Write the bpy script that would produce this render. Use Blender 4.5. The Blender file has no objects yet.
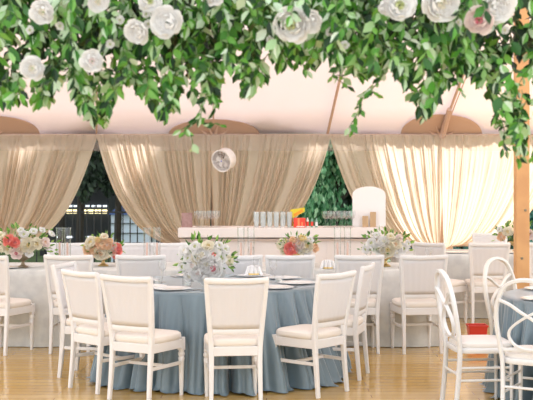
import bpy, math, random
from mathutils import Vector, Matrix, Euler
R = math.radians
PI = math.pi
rnd = random.Random(11)
scn = bpy.context.scene
COL = scn.collection
F = 1100.0          # focal length in pixels of the 533 px frame
HC = 1.65           # eye height
HY = 180.0          # horizon row

# ------------------------------------------------------------------ camera, sky, sun, exposure
cam = bpy.data.cameras.new('camera'); camo = bpy.data.objects.new('camera', cam); COL.objects.link(camo)
camo.location = (0, 0, HC); camo.rotation_euler = (R(90), 0, 0)
cam.sensor_fit = 'HORIZONTAL'; cam.sensor_width = 36; cam.lens = 36*F/533
cam.shift_y = -(200-HY)/533
cam.clip_end = 200
cam.dof.use_dof = True; cam.dof.focus_distance = 9.0; cam.dof.aperture_fstop = 6.3
scn.camera = camo

w = bpy.data.worlds.new('sky'); scn.world = w; w.use_nodes = True
wn = w.node_tree.nodes; wl = w.node_tree.links
bg = wn['Background']
bg.inputs['Color'].default_value = (.955, .985, 1.0, 1); bg.inputs['Strength'].default_value = 1.45

sd = bpy.data.lights.new('sun', 'SUN'); so = bpy.data.objects.new('sun', sd); COL.objects.link(so)
sd.energy = 8; sd.angle = R(1.5); sd.color = (1, .965, .965)
so.rotation_euler = Vector((0.45, 1.0, 0.85)).to_track_quat('Z', 'Y').to_euler()
so.location = (5, 20, 12)

vs = scn.view_settings
vs.view_transform = 'Standard'; vs.look = 'None'; vs.gamma = 1; vs.use_curve_mapping = False
vs.exposure = 0.50
scn.cycles.max_bounces = 8; scn.cycles.transparent_max_bounces = 16
scn.cycles.use_denoising = True
scn.cycles.caustics_reflective = False; scn.cycles.caustics_refractive = False

def at(px, py, d):
    return Vector(((px-266.5)*d/F, d, HC+(HY-py)*d/F))
def X(px, d): return (px-266.5)*d/F

# ------------------------------------------------------------------ materials
def mat(name, col, rough=.5, metal=0, noise=None, trans=0, bump=None, sheen=0, spec=.5, island=None, coat=0, emit=None, alpha=None):
    m = bpy.data.materials.new(name); m.use_nodes = True
    n = m.node_tree.nodes; l = m.node_tree.links
    b = n['Principled BSDF']; out = n['Material Output']
    b.inputs['Base Color'].default_value = (*col, 1)
    b.inputs['Roughness'].default_value = rough
    b.inputs['Metallic'].default_value = metal
    b.inputs['Specular IOR Level'].default_value = spec
    if sheen:
        b.inputs['Sheen Weight'].default_value = sheen
        b.inputs['Sheen Roughness'].default_value = .4
    if coat: b.inputs['Coat Weight'].default_value = coat
    src = None
    if noise:      # (scale, colour2, amount)
        tc = n.new('ShaderNodeTexCoord'); nt = n.new('ShaderNodeTexNoise')
        nt.inputs['Scale'].default_value = noise[0]; nt.inputs['Detail'].default_value = 4
        l.new(tc.outputs['Object'], nt.inputs['Vector'])
        mx = n.new('ShaderNodeMix'); mx.data_type = 'RGBA'
        mx.inputs[6].default_value = (*col, 1); mx.inputs[7].default_value = (*noise[1], 1)
        mr = n.new('ShaderNodeMapRange'); mr.inputs[1].default_value = .4; mr.inputs[2].default_value = .65
        mr.inputs[4].default_value = noise[2]
        l.new(nt.outputs['Fac'], mr.inputs[0]); l.new(mr.outputs[0], mx.inputs[0]); src = mx.outputs[2]
    if island:     # list of colours picked per leaf
        g = n.new('ShaderNodeNewGeometry'); cr = n.new('ShaderNodeValToRGB')
        cr.color_ramp.interpolation = 'LINEAR'
        e = cr.color_ramp.elements
        while len(e) < len(island): e.new(.5)
        for i, c in enumerate(island):
            e[i].position = i/(len(island)-1); e[i].color = (*c, 1)
        l.new(g.outputs['Random Per Island'], cr.inputs[0]); src = cr.outputs[0]
    if src: l.new(src, b.inputs['Base Color'])
    if bump:       # (scale, strength, distance)
        tc = n.new('ShaderNodeTexCoord'); nt = n.new('ShaderNodeTexNoise')
        nt.inputs['Scale'].default_value = bump[0]; nt.inputs['Detail'].default_value = 3
        l.new(tc.outputs['Object'], nt.inputs['Vector'])
        bp = n.new('ShaderNodeBump'); bp.inputs['Strength'].default_value = bump[1]; bp.inputs['Distance'].default_value = bump[2]
        l.new(nt.outputs['Fac'], bp.inputs['Height']); l.new(bp.outputs[0], b.inputs['Normal'])
    surf = b.outputs[0]
    if trans:
        t = n.new('ShaderNodeBsdfTranslucent'); t.inputs[0].default_value = (*col, 1)
        if src: l.new(src, t.inputs[0])
        ms = n.new('ShaderNodeMixShader'); ms.inputs[0].default_value = trans
        l.new(surf, ms.inputs[1]); l.new(t.outputs[0], ms.inputs[2]); surf = ms.outputs[0]
    if alpha is not None:
        t = n.new('ShaderNodeBsdfTransparent')
        ms = n.new('ShaderNodeMixShader'); ms.inputs[0].default_value = alpha
        l.new(t.outputs[0], ms.inputs[1]); l.new(surf, ms.inputs[2]); surf = ms.outputs[0]
    l.new(surf, out.inputs[0])
    if emit:
        b.inputs['Emission Color'].default_value = (*emit[0], 1); b.inputs['Emission Strength'].default_value = emit[1]
    return m

def glass_mat(name, tint=(.985, .985, .985), power=2.0, top=.65):
    m = bpy.data.materials.new(name); m.use_nodes = True
    n = m.node_tree.nodes; l = m.node_tree.links
    n.remove(n['Principled BSDF'])
    t = n.new('ShaderNodeBsdfTransparent'); t.inputs[0].default_value = (*tint, 1)
    g = n.new('ShaderNodeBsdfGlossy'); g.inputs['Roughness'].default_value = .06
    lw = n.new('ShaderNodeLayerWeight'); lw.inputs[0].default_value = .45
    pw = n.new('ShaderNodeMath'); pw.operation = 'POWER'; pw.inputs[1].default_value = power; l.new(lw.outputs['Facing'], pw.inputs[0])
    mr = n.new('ShaderNodeMapRange'); mr.inputs[3].default_value = .03; mr.inputs[4].default_value = top
    l.new(pw.outputs[0], mr.inputs[0])
    ms = n.new('ShaderNodeMixShader')
    l.new(mr.outputs[0], ms.inputs[0]); l.new(t.outputs[0], ms.inputs[1]); l.new(g.outputs[0], ms.inputs[2])
    l.new(ms.outputs[0], n['Material Output'].inputs[0])
    return m

def floor_mat():
    m = bpy.data.materials.new('honey_wood_planks'); m.use_nodes = True
    n = m.node_tree.nodes; l = m.node_tree.links; b = n['Principled BSDF']
    tc = n.new('ShaderNodeTexCoord')
    br = n.new('ShaderNodeTexBrick'); br.inputs['Scale'].default_value = 1
    br.inputs['Brick Width'].default_value = 1.6; br.inputs['Row Height'].default_value = .13
    br.inputs['Mortar Size'].default_value = .004; br.inputs['Bias'].default_value = 0
    br.inputs['Color1'].default_value = (.56, .35, .10, 1); br.inputs['Color2'].default_value = (.66, .45, .16, 1)
    br.inputs['Mortar'].default_value = (.36, .19, .07, 1)
    l.new(tc.outputs['Object'], br.inputs['Vector'])
    mp = n.new('ShaderNodeMapping'); mp.inputs['Scale'].default_value = (1.2, 30, 1)
    nt = n.new('ShaderNodeTexNoise'); nt.inputs['Scale'].default_value = 2; nt.inputs['Detail'].default_value = 6
    l.new(tc.outputs['Object'], mp.inputs[0]); l.new(mp.outputs[0], nt.inputs['Vector'])
    mx = n.new('ShaderNodeMix'); mx.data_type = 'RGBA'; mx.blend_type = 'MULTIPLY'; mx.inputs[0].default_value = .35
    cr = n.new('ShaderNodeValToRGB'); cr.color_ramp.elements[0].position = .3; cr.color_ramp.elements[1].position = .65
    cr.color_ramp.elements[0].color = (.5, .42, .36, 1)
    l.new(nt.outputs['Fac'], cr.inputs[0]); l.new(br.outputs['Color'], mx.inputs[6]); l.new(cr.outputs[0], mx.inputs[7])
    l.new(mx.outputs[2], b.inputs['Base Color'])
    b.inputs['Roughness'].default_value = .13
    return m

M = {}
M['floor'] = floor_mat()
M['grass'] = mat('grass', (.10, .16, .05), .9, noise=(3, (.05, .1, .03), .8))
M['roof'] = mat('sailcloth', (.95, .89, .895), .7, trans=.26)
M['patch'] = mat('tan_reinforcement', (.52, .35, .27), .8)
M['strap'] = mat('strap_brown', (.56, .38, .28), .8)
M['drape'] = mat('tan_drape', (.79, .655, .52), .75, trans=.55, sheen=.2)
M['valance'] = mat('sheer_valance', (.86, .74, .68), .8, trans=.3, alpha=.22)
M['white_paint'] = mat('white_paint', (.81, .795, .795), .3, noise=(14, (.73, .69, .68), .25))
M['white_resin'] = mat('white_resin', (.78, .79, .81), .3)
M['cream_resin'] = mat('cream_resin', (.82, .77, .71), .35)
M['sheer'] = mat('chair_sheer', (.83, .81, .82), .7, trans=.2)
M['cushion'] = mat('cream_cushion', (.82, .765, .71), .8)
M['white_cushion'] = mat('white_cushion', (.80, .77, .75), .8)
M['blue_cloth'] = mat('dusty_blue_satin', (.155, .22, .265), .34, sheen=.4, spec=.7)
M['ivory_cloth'] = mat('ivory_damask', (.68, .68, .66), .75, noise=(9, (.55, .55, .545), .7), bump=(30, .3, .004))
M['bar'] = mat('bar_paint', (.86, .79, .76), .5)
M['bar_line'] = mat('bar_moulding', (.62, .49, .42), .6)
M['gold'] = mat('aged_gold', (.60, .44, .20), .35, metal=.75)
M['bronze'] = mat('dark_bronze', (.28, .22, .14), .45, metal=.6)
M['china'] = mat('white_china', (.86, .86, .86), .15)
M['silver'] = mat('silver', (.55, .55, .56), .25, metal=.9)
M['napkin'] = mat('white_napkin', (.87, .86, .87), .8)
M['napkin_ring'] = mat('gold_napkin_band', (.85, .62, .22), .4, metal=.3)
M['candle'] = mat('blush_candle', (.80, .56, .47), .6)
M['glass'] = glass_mat('clear_glass')
M['smoke_glass'] = mat('tumbler_glass', (.80, .84, .83), .12, alpha=.38)
M['pole'] = mat('fir_pole', (.70, .37, .15), .5, noise=(5, (.58, .28, .11), .6))
M['red'] = mat('red_plastic', (.62, .045, .03), .4)
M['red_box'] = mat('red_carton', (.85, .06, .03), .35)
M['orange'] = mat('orange_print', (.95, .30, .12), .4)
M['yellow_box'] = mat('yellow_carton', (.75, .62, .03), .5)
M['orange_print'] = mat('amber_print', (.90, .33, .02), .5)
M['green_glass'] = mat('green_bottle', (.20, .38, .28), .2)
M['label_white'] = mat('white_label', (.8, .8, .76), .6)
M['kraft'] = mat('kraft_card', (.52, .35, .20), .8)
M['sign'] = mat('white_board', (.88, .84, .82), .6)
M['pink_box'] = mat('dusty_pink_carton', (.40, .25, .23), .7, noise=(30, (.27, .15, .14), .7))
M['fan_white'] = mat('white_metal', (.85, .80, .78), .45)
M['fan_dark'] = mat('dark_mesh', (.25, .2, .17), .6)
M['blue_dot'] = mat('blue_badge', (.06, .08, .6), .4)
M['iron'] = mat('black_iron', (.015, .018, .02), .5)
M['dark_wall'] = mat('dark_wall', (.03, .035, .04), .8)
M['blue_wall'] = mat('pale_blue_siding', (.60, .72, .84), .6)
M['blue_roof'] = mat('blue_tarp', (.10, .18, .42), .6)
M['lit'] = mat('lit_window', (.9, .8, .5), .5, emit=((1, .85, .5), 2.2))
M['lit_white'] = mat('lit_window_white', (.8, .85, .9), .5, emit=((.8, .9, 1), 1.3))
M['stem'] = mat('green_stem', (.12, .20, .06), .6)
M['bark'] = mat('bark', (.03, .025, .018), .9, noise=(8, (.015, .012, .01), .7))
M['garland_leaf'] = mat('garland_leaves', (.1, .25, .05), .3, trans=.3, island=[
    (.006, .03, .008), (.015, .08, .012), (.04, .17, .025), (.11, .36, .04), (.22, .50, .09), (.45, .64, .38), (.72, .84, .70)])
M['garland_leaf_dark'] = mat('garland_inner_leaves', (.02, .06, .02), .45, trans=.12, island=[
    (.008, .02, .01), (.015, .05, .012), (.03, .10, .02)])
M['bouquet_leaf'] = mat('bouquet_leaves', (.1, .2, .05), .4, trans=.25, island=[
    (.03, .10, .02), (.08, .22, .03), (.22, .42, .06), (.45, .60, .18)])
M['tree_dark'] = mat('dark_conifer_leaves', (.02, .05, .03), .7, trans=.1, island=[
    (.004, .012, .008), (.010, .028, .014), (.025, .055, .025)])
M['tree_green'] = mat('green_tree_leaves', (.1, .3, .12), .6, trans=.4, island=[
    (.02, .08, .03), (.07, .26, .12), (.18, .46, .24), (.50, .80, .55)])
M['tree_teal'] = mat('teal_tree_leaves', (.1, .3, .3), .6, trans=.3, island=[
    (.02, .08, .07), (.06, .22, .18), (.14, .36, .32)])
def petal(name, c): return mat(name, c, .6, trans=.25)
M['p_white'] = petal('white_petal', (.92, .91, .90)); M['p_cream'] = petal('cream_petal', (.90, .85, .72))
M['p_blush'] = petal('blush_petal', (.90, .79, .76)); M['p_peach'] = petal('peach_petal', (.92, .68, .48))
M['p_coral'] = petal('coral_petal', (.93, .36, .31)); M['p_pink'] = petal('pink_petal', (.80, .28, .34))
M['p_green'] = petal('green_heart', (.62, .66, .32)); M['p_yellow'] = petal('butter_petal', (.86, .72, .38))

# ------------------------------------------------------------------ mesh builder
class MB:
    def __init__(s): s.v = []; s.f = []; s.mi = []; s.cur = 0
    def add(s, vs, fs):
        o = len(s.v); s.v += [tuple(v) for v in vs]
        for f in fs: s.f.append(tuple(i+o for i in f)); s.mi.append(s.cur)
        return s
    def box(s, c, h, rz=0, bev=0):
        cx, cy, cz = c; hx, hy, hz = h
        vs = [(x*hx, y*hy, z*hz) for z in (-1, 1) for x, y in ((-1, -1), (1, -1), (1, 1), (-1, 1))]
        ca, sa = math.cos(rz), math.sin(rz)
        vs = [(cx+x*ca-y*sa, cy+x*sa+y*ca, cz+z) for x, y, z in vs]
        return s.add(vs, [(3, 2, 1, 0), (4, 5, 6, 7), (0, 1, 5, 4), (1, 2, 6, 5), (2, 3, 7, 6), (3, 0, 4, 7)])
    def tube(s, pts, rad, n=8, closed=False, sec=None, up=None, caps=True):
        # sec: optional (a,b) half sizes of a rounded-rectangle section; up: fixed reference direction
        pts = [Vector(p) for p in pts]; N = len(pts)
        rads = rad if isinstance(rad, (list, tuple)) else [rad]*N
        rings = []
        ref = Vector(up) if up else None
        prev = None
        for i, p in enumerate(pts):
            if closed: t = (pts[(i+1) % N]-pts[i-1])
            else: t = pts[min(i+1, N-1)]-pts[max(i-1, 0)]
            t.normalize()
            if ref is not None: a = ref-t*ref.dot(t)
            elif prev is None:
                a = Vector((0, 0, 1)) if abs(t.z) < .9 else Vector((1, 0, 0)); a = a-t*a.dot(t)
            else: a = prev-t*prev.dot(t)
            a.normalize(); prev = a; b = t.cross(a)
            ring = []
            for k in range(n):
                ang = 2*PI*(k+.5)/n
                if sec:
                    ca, sa = math.cos(ang), math.sin(ang)
                    e = .35 if n > 4 else 0
                    if n == 4:
                        ua = sec[0]*(1 if ca > 0 else -1); ub = sec[1]*(1 if sa > 0 else -1)
                    else:
                        ua = sec[0]*math.copysign(abs(ca)**.45, ca); ub = sec[1]*math.copysign(abs(sa)**.45, sa)
                    sc = rads[i]
                    ring.append(p+a*ua*sc+b*ub*sc)
                else:
                    ring.append(p+(a*math.cos(ang)+b*math.sin(ang))*rads[i])
            rings.append(ring)
        vs = [v for r_ in rings for v in r_]; fs = []
        M_ = N if closed else N-1
        for i in range(M_):
            j = (i+1) % N
            for k in range(n):
                k2 = (k+1) % n
                fs.append((i*n+k, i*n+k2, j*n+k2, j*n+k))
        if not closed and caps:
            fs.append(tuple(range(n))[::-1]); fs.append(tuple((N-1)*n+k for k in range(n)))
        return s.add(vs, fs)
    def lathe(s, prof, c=(0, 0, 0), n=16, axis=None):
        # prof: [(r,z)]
        q = Vector(axis).to_track_quat('Z', 'Y') if axis else None
        vs = []
        for r_, z in prof:
            for k in range(n):
                a = 2*PI*k/n; v = Vector((max(r_, 1e-4)*math.cos(a), max(r_, 1e-4)*math.sin(a), z))
                if q: v = q @ v
                vs.append(v+Vector(c))
        fs = []
        for i in range(len(prof)-1):
            for k in range(n):
                k2 = (k+1) % n
                fs.append((i*n+k, i*n+k2, (i+1)*n+k2, (i+1)*n+k))
        return s.add(vs, fs)
    def grid(s, fn, nu, nv, wrap=False):
        vs = [fn(i/nu, j/nv) for j in range(nv+1) for i in range(nu if wrap else nu+1)]
        W_ = nu if wrap else nu+1; fs = []
        for j in range(nv):
            for i in range(nu):
                i2 = (i+1) % W_ if wrap else i+1
                fs.append((j*W_+i, j*W_+i2, (j+1)*W_+i2, (j+1)*W_+i))
        return s.add(vs, fs)
    def build(s, name, mats, parent=None, smooth=True, loc=None, bevel=0, solid=0, rot=None, sharp=40):
        me = bpy.data.meshes.new(name); me.from_pydata(s.v, [], s.f)
        if not isinstance(mats, (list, tuple)): mats = [mats]
        for m in mats: me.materials.append(m)
        if len(mats) > 1:
            me.polygons.foreach_set('material_index', s.mi)
        if smooth: me.polygons.foreach_set('use_smooth', [True]*len(me.polygons))
        me.update()
        if smooth and sharp:
            try: me.set_sharp_from_angle(angle=R(sharp))
            except Exception: pass
        o = bpy.data.objects.new(name, me); COL.objects.link(o)
        if parent: o.parent = parent
        if loc is not None: o.location = loc
        if rot is not None: o.rotation_euler = rot
        if solid:
            md = o.modifiers.new('thick', 'SOLIDIFY'); md.thickness = solid; md.offset = 0
        if bevel:
            md = o.modifiers.new('bevel', 'BEVEL'); md.width = bevel; md.segments = 2; md.limit_method = 'ANGLE'
        return o

def tag(o, label=None, cat=None, group=None, kind=None):
    if label: o['label'] = label
    if cat: o['category'] = cat
    if group: o['group'] = group
    if kind: o['kind'] = kind
    return o
def empty(name, loc=(0, 0, 0), rz=0):
    o = bpy.data.objects.new(name, None); COL.objects.link(o); o.location = loc; o.rotation_euler = (0, 0, rz)
    o.empty_display_size = .1
    return o
def copy_tree(o, parent=None):
    c = o.copy(); COL.objects.link(c)
    if parent: c.parent = parent
    for ch in list(o.children): copy_tree(ch, c)
    return c
def bez(p0, p1, p2, t):
    return p0*(1-t)**2+p1*2*t*(1-t)+p2*t*t
def catmull(pts, k=6):
    pts = [Vector(p) for p in pts]; out = []
    for i in range(len(pts)-1):
        p0 = pts[max(i-1, 0)]; p1 = pts[i]; p2 = pts[i+1]; p3 = pts[min(i+2, len(pts)-1)]
        for j in range(k):
            t = j/k
            out.append(.5*((2*p1)+(p2-p0)*t+(2*p0-5*p1+4*p2-p3)*t*t+(3*p1-p0-3*p2+p3)*t**3))
    out.append(pts[-1]); return out

# ================================================================== SETTING
DW = 16.0                         # distance of the draped side of the tent
ZE = HC+(HY-135)*DW/F             # eave height
m = MB(); m.box((0, 8.0, -.05), (9, 8.4, .05)); tag(m.build('floor', M['floor'], smooth=False), kind='structure')
m = MB(); m.box((0, 38.4, -.10), (45, 22, .06)); tag(m.build('ground', M['grass'], smooth=False), kind='structure')

def roof_pt(x, y):               # inner surface of the tent roof
    t = (DW+.15-y)
    return Vector((x, y, ZE+t*.62 - .012*t*t if t < 12 else ZE+12*.62-.012*144+(t-12)*.0))
def roof_hit(px, py):
    dx, dz = (px-266.5)/F, (HY-py)/F
    lo, hi = 4.0, DW+.15
    for _ in range(50):
        mid = (lo+hi)/2
        if HC+dz*mid > roof_pt(0, mid).z: hi = mid
        else: lo = mid
    return Vector((dx*lo, lo, HC+dz*lo))
m = MB()
def rf(u, v):
    y = DW+.15-v*(DW+.15-1.5); p = roof_pt(0, y); x = -9+18*u
    return (x, y, p.z+.012+.008*math.sin(x*2.7))
m.grid(rf, 60, 24)
ceil = m.build('ceiling', M['roof'], solid=.006); tag(ceil, kind='structure')
for cx_, hw, top in ((-10, 50, 113.5), (214, 46, 117), (441.5, 41, 112)):
    m = MB(); N = 28
    pts = []
    hh = 135-top
    for i in range(N+1):
        a = PI*i/N; pts.append((cx_-hw*math.cos(a), 135.3-hh*math.sin(a)**.8))
    vs = [roof_hit(x, y) for x, y in pts]; vs = [v+Vector((0, 0, -.03)) for v in vs]
    c0 = roof_hit(cx_, 134.5)+Vector((0, 0, -.05))
    m.add([c0]+vs, [(0, i+1, i+2) for i in range(N)])
    o = m.build('reinforcement_patch', M['patch'], ceil, solid=.01, smooth=False)
    # folds of cloth gathered at the pole head
    m = MB()
    for (dx, dy, wd) in ((-17, -8, 2.2), (-8, -14, 2.2), (17, -7, 2.2), (5, -13, 2.0)):
        a = roof_hit(cx_, 133)+Vector((0, -.03, -.06)); b = roof_hit(cx_+dx, 134+dy)+Vector((0, 0, -.02))
        m.tube([a, a.lerp(b, .5)+Vector((0, 0, -.02)), b], [.035, .02, .004], 6)
    m.build('gathered_fold', M['patch'], ceil)
for a, b, wd in (((96.5, 134), (96.5, 88), .014), ((213.5, 134), (213.5, 70), .012), ((327, 134), (346, 50), .02), ((441.5, 131), (464, 70), .02), ((444, 131), (468, 70), .008)):
    m = MB(); pts = []
    for i in range(9):
        t = i/8; pts.append(roof_hit(a[0]+(b[0]-a[0])*t, a[1]+(b[1]-a[1])*t)+Vector((0, 0, -.03)))
    m.tube(pts, wd*1.0, 6); m.build('seam_strap', M['strap'], ceil)
# tent pole head (pale wood) leaning out of the tan patch on the right
m = MB(); m.tube([roof_hit(441, 134)+Vector((0, -.06, -.06)), roof_hit(449, 106)+Vector((0, -.05, -.05))], [.05, .035], 8)
m.build('pole_sleeve', M['patch'], ceil)
# eave beam
m = MB(); m.box((0, DW+.08, ZE+.0), (9, .05, .018)); tag(m.build('trim_1', M['patch'], smooth=False), kind='structure')
m = MB()
m.grid(lambda u, v: (-7+14*u, DW-.17+.012*math.sin(u*310)+.01*math.sin(u*143+1), ZE+.01-v*.245), 700, 3)
val = m.build('valance', M['valance']); tag(val, 'sheer blush valance strip hanging over the tops of all the drapes', 'valance')

# ------------------------------------------------------------------ drapes
def drape(xt0, xt1, xtie, side, label, seed, ztie_px=247, nf=13):
    """xt0..xt1 top edge px (post side first, apex last); side: +1 if panel lies right of the tie."""
    rr = random.Random(seed)
    ph = [rr.uniform(0, 2*PI) for _ in range(6)]
    wtie = 7.5
    warp = [rr.uniform(-.5, .5) for _ in range(3)]
    def fn(u, v):
        # u 0 post side .. 1 open edge ; v 0 top .. 1 floor ; tie at v=.62
        xt = xt0+(xt1-xt0)*u
        uw = u+.025*math.sin(5*u*PI+warp[0]*6)+.015*math.sin(11*u*PI+warp[1]*6)
        xe = xtie+side*wtie*u*.9
        ye = ztie_px+3-6*u
        if v <= .62:
            t = v/.62
            p0 = Vector((xt, 135)); k = .12+.08*(1-u)
            p1 = Vector((xt+(xe-xt)*(.29+.2*(1-u)), 262-20*(1-u)))
            p2 = Vector((xe, ye))
            p = bez(p0, p1, p2, t)
            amp = .075*(1-t)**.7+.016
            amp *= min(1, .35+t*3)
        else:
            t = (v-.62)/.38
            p = Vector((xe+side*(14*t**.7)*(u-.2), ye+(295-ye)*t)); amp = .02+.035*t
        c1 = abs(math.sin(PI*nf*uw+ph[0]+.5*math.sin(v*3+ph[1])))**.38
        c2 = abs(math.sin(PI*nf*2.37*uw+ph[2]+v*1.2))**.5
        fold = .72*c1+.28*c2
        if v < .06: fold -= .25*abs(math.sin(2*PI*nf*4*u+ph[3]))*(1-v/.06)
        y = DW+.05-amp*fold*2.5
        q = at(p.x, p.y, DW)
        z = max(q.z, .012)
        return (q.x, y, z)
    m = MB(); m.grid(fn, 420, 40)
    o = m.build('drape', M['drape'], sharp=0); tag(o, label, 'curtain', 'tied back drapes along the tent side')
    # tie band
    c = at(xtie+side*3.5, ztie_px+1, DW)
    m = MB(); m.tube([(c.x+.06*math.cos(a), c.y-.05+.07*math.sin(a), c.z+.02*math.cos(a)) for a in [2*PI*k/16 for k in range(16)]], .014, 6, closed=True)
    m.build('tie_band', M['drape'], o)
drape(-20, 97.5, -14, 1, 'tan drape at far left, its open edge sweeping down to the left bouquet', 1)
drape(213, 96.5, 208, -1, 'tan drape sweeping right from the dark garden gap to behind the bar', 2)
drape(211, 331, 217, 1, 'tan drape under the round white fan, swept left of the green garden gap', 3, ztie_px=252)
drape(442, 329.5, 439, -1, 'bright backlit drape right of the green gap, gathered behind the arched board', 4, nf=9)
drape(440.5, 561, 444, 1, 'bright backlit drape fanning right from the tent pole to the wooden post', 5, nf=9)
# side poles of the tent at the ties
for px, lab in ((-20, 'slim tan tent side pole at the left frame edge'), (213, 'slim tan tent side pole above the bar beside the round fan'), (441.5, 'slim tan tent side pole between the two backlit drapes')):
    m = MB(); x = X(px, DW+.09)
    m.tube([(x, DW+.09, 0), (x, DW+.09, ZE)], .022, 10); o = m.build('tent_pole', M['strap']); tag(o, lab, 'pole', 'slim side poles of the tent')

# honey coloured centre pole at right
x = X(521.5, 9.9); wp = .06
m = MB(); m.box((x, 9.9, 2.2), (wp, wp, 2.2)); pole = m.build('wooden_post', M['pole'], bevel=.008, smooth=False)
tag(pole, 'square honey-coloured wooden post rising at the right edge into the garland', 'post')
m = MB()
for dz in (.95, 1.38, 1.95, 2.2):
    m.lathe([(0, -.008), (.012, -.008), (.012, .006), (0, .008)], (x-.03+.03*((dz*7) % 2), 9.9-wp-.001, dz), 8, axis=(0, -1, 0))
m.build('bolt', M['bronze'], pole)

# ================================================================== OUTSIDE
def leaf_cloud(m, n, centre, size, ls, rr, droop=.3, shell=.55, strands=False):
    for _ in range(n):
        while True:
            p = Vector((rr.uniform(-1, 1), rr.uniform(-1, 1), rr.uniform(-1, 1)))
            if shell < p.length < 1: break
        p = Vector((p.x*size[0], p.y*size[1], p.z*size[2]))+centre
        if p.z < .05: p.z = rr.uniform(.05, .5)
        d = Vector((rr.uniform(-1, 1), rr.uniform(-1, 1), rr.uniform(-1, .3)-droop)).normalized()
        s_ = d.cross(Vector((rr.uniform(-1, 1), rr.uniform(-1, 1), .3))).normalized()
        L = ls*rr.uniform(.6, 1.3); W_ = L*.3
        m.add([p, p+d*L*.5+s_*W_, p+d*L, p+d*L*.5-s_*W_], [(0, 1, 2, 3)])
def tree(name, px0, px1, d, ztop, n, ls, mt, label, seed, droop=.3, zlow=.2, depth=1.0, grp=None):
    rr = random.Random(seed); xa, xb = X(px0, d), X(px1, d)
    cx = (xa+xb)/2; r_ = empty(name, (cx, d, -.04))
    m = MB()
    nb = max(26, int((xb-xa)*(ztop)/.45)); 
    for k in range(nb):
        c = Vector((rr.uniform(-.5, .5)*(xb-xa)*.8, rr.uniform(-.5, .5)*depth, rr.uniform(zlow+.3, ztop-.3)))
        leaf_cloud(m, n//nb, c, ((xb-xa)*.24, depth*.4, .55), ls, rr, droop, 0)
    m.build('crown', mt, r_, smooth=False)
    m = MB(); 
    m.tube([(0, 0, 0), (.05, .02, ztop*.4), (-.03, 0, ztop*.85)], [.08, .06, .02], 8)
    for k in range(6):
        z = ztop*(.3+.09*k); a = k*2.1
        m.tube([(0, 0, z), (math.cos(a)*(xb-xa)*.3, math.sin(a)*.4, z+.4)], [.04, .012], 6)
    m.build('trunk', M['bark'], r_)
    tag(r_, label, 'tree', grp); return r_
def hedge(xa, xb, d, ztop, n, ls, mt, label, seed, thick=.5):
    rr = random.Random(seed); r_ = empty('hedge', ((xa+xb)/2, d, -.04)); L = xb-xa
    m = MB()
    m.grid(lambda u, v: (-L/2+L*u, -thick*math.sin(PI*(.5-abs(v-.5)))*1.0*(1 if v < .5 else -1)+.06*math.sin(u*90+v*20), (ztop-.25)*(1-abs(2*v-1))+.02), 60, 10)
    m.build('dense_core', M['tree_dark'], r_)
    m = MB()
    for _ in range(n):
        p = Vector((rr.uniform(-L/2, L/2), rr.uniform(-thick, thick*.2)-.25, rr.uniform(0.1, ztop)))
        d_ = Vector((rr.uniform(-.6, .6), rr.uniform(-.6, .6), rr.uniform(-1, .2))).normalized()
        s_ = d_.cross(Vector((rr.uniform(-1, 1), rr.uniform(-1, 1), .3))).normalized(); q = ls*rr.uniform(.6, 1.4)
        m.add([p, p+d_*q*.5+s_*q*.28, p+d_*q, p+d_*q*.5-s_*q*.28], [(0, 1, 2, 3)])
    m.build('leaves', mt, r_, smooth=False); tag(r_, label, 'hedge'); return r_
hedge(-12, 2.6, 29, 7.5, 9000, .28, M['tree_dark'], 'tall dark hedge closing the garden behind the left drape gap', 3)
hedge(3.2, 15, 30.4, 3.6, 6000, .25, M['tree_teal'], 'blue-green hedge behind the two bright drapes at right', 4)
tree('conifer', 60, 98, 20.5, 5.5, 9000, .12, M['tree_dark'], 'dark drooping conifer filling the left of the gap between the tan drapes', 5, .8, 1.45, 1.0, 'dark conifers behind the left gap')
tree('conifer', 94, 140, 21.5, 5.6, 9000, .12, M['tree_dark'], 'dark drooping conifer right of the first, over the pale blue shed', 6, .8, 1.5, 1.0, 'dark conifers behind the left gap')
for k, (cxp, dd) in enumerate(((-90, 22.5), (-5, 23.2), (62, 22.8), (130, 23.4), (196, 22.6), (258, 23.2), (330, 23.6), (395, 22.9), (448, 23.5))):  # conifer row added to keep the sun off the left and middle drapes
    tree('added_shade_conifer', cxp-52, cxp+52, dd, 8.3, 5200, .42, M['tree_dark'], 'tall dark conifer in the row added to shade the tan drapes', 60+k, .7, 2.3, 1.0, 'row of tall conifers added to shade the tan drapes')
tree('conifer', 288, 322, 21.5, 5.2, 4200, .18, M['tree_dark'], 'dark green conifer just left of the bright tree in the green gap', 7, .9, .2, .8)
tree('broadleaf_tree', 302, 372, 19.3, 4.2, 16000, .12, M['tree_green'], 'bright green weeping tree between the bar and the backlit drape', 8, 2.6, .1, 1.2)
tree('garden_shrub', 384, 432, 20.5, 1.3, 1400, .15, M['tree_teal'], 'blue-green shrub under the drape behind the white bouquet', 9, .2, .05, .6)
tree('garden_shrub', 443, 482, 19.5, .75, 900, .13, M['tree_teal'], 'low blue-green shrub just right of the slim tent pole', 19, .2, .02, .6)
tree('garden_shrub', 492, 566, 20.3, 1.7, 2200, .16, M['tree_teal'], 'blue-green shrub behind the wooden post', 10, .3, .05, .8)

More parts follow.
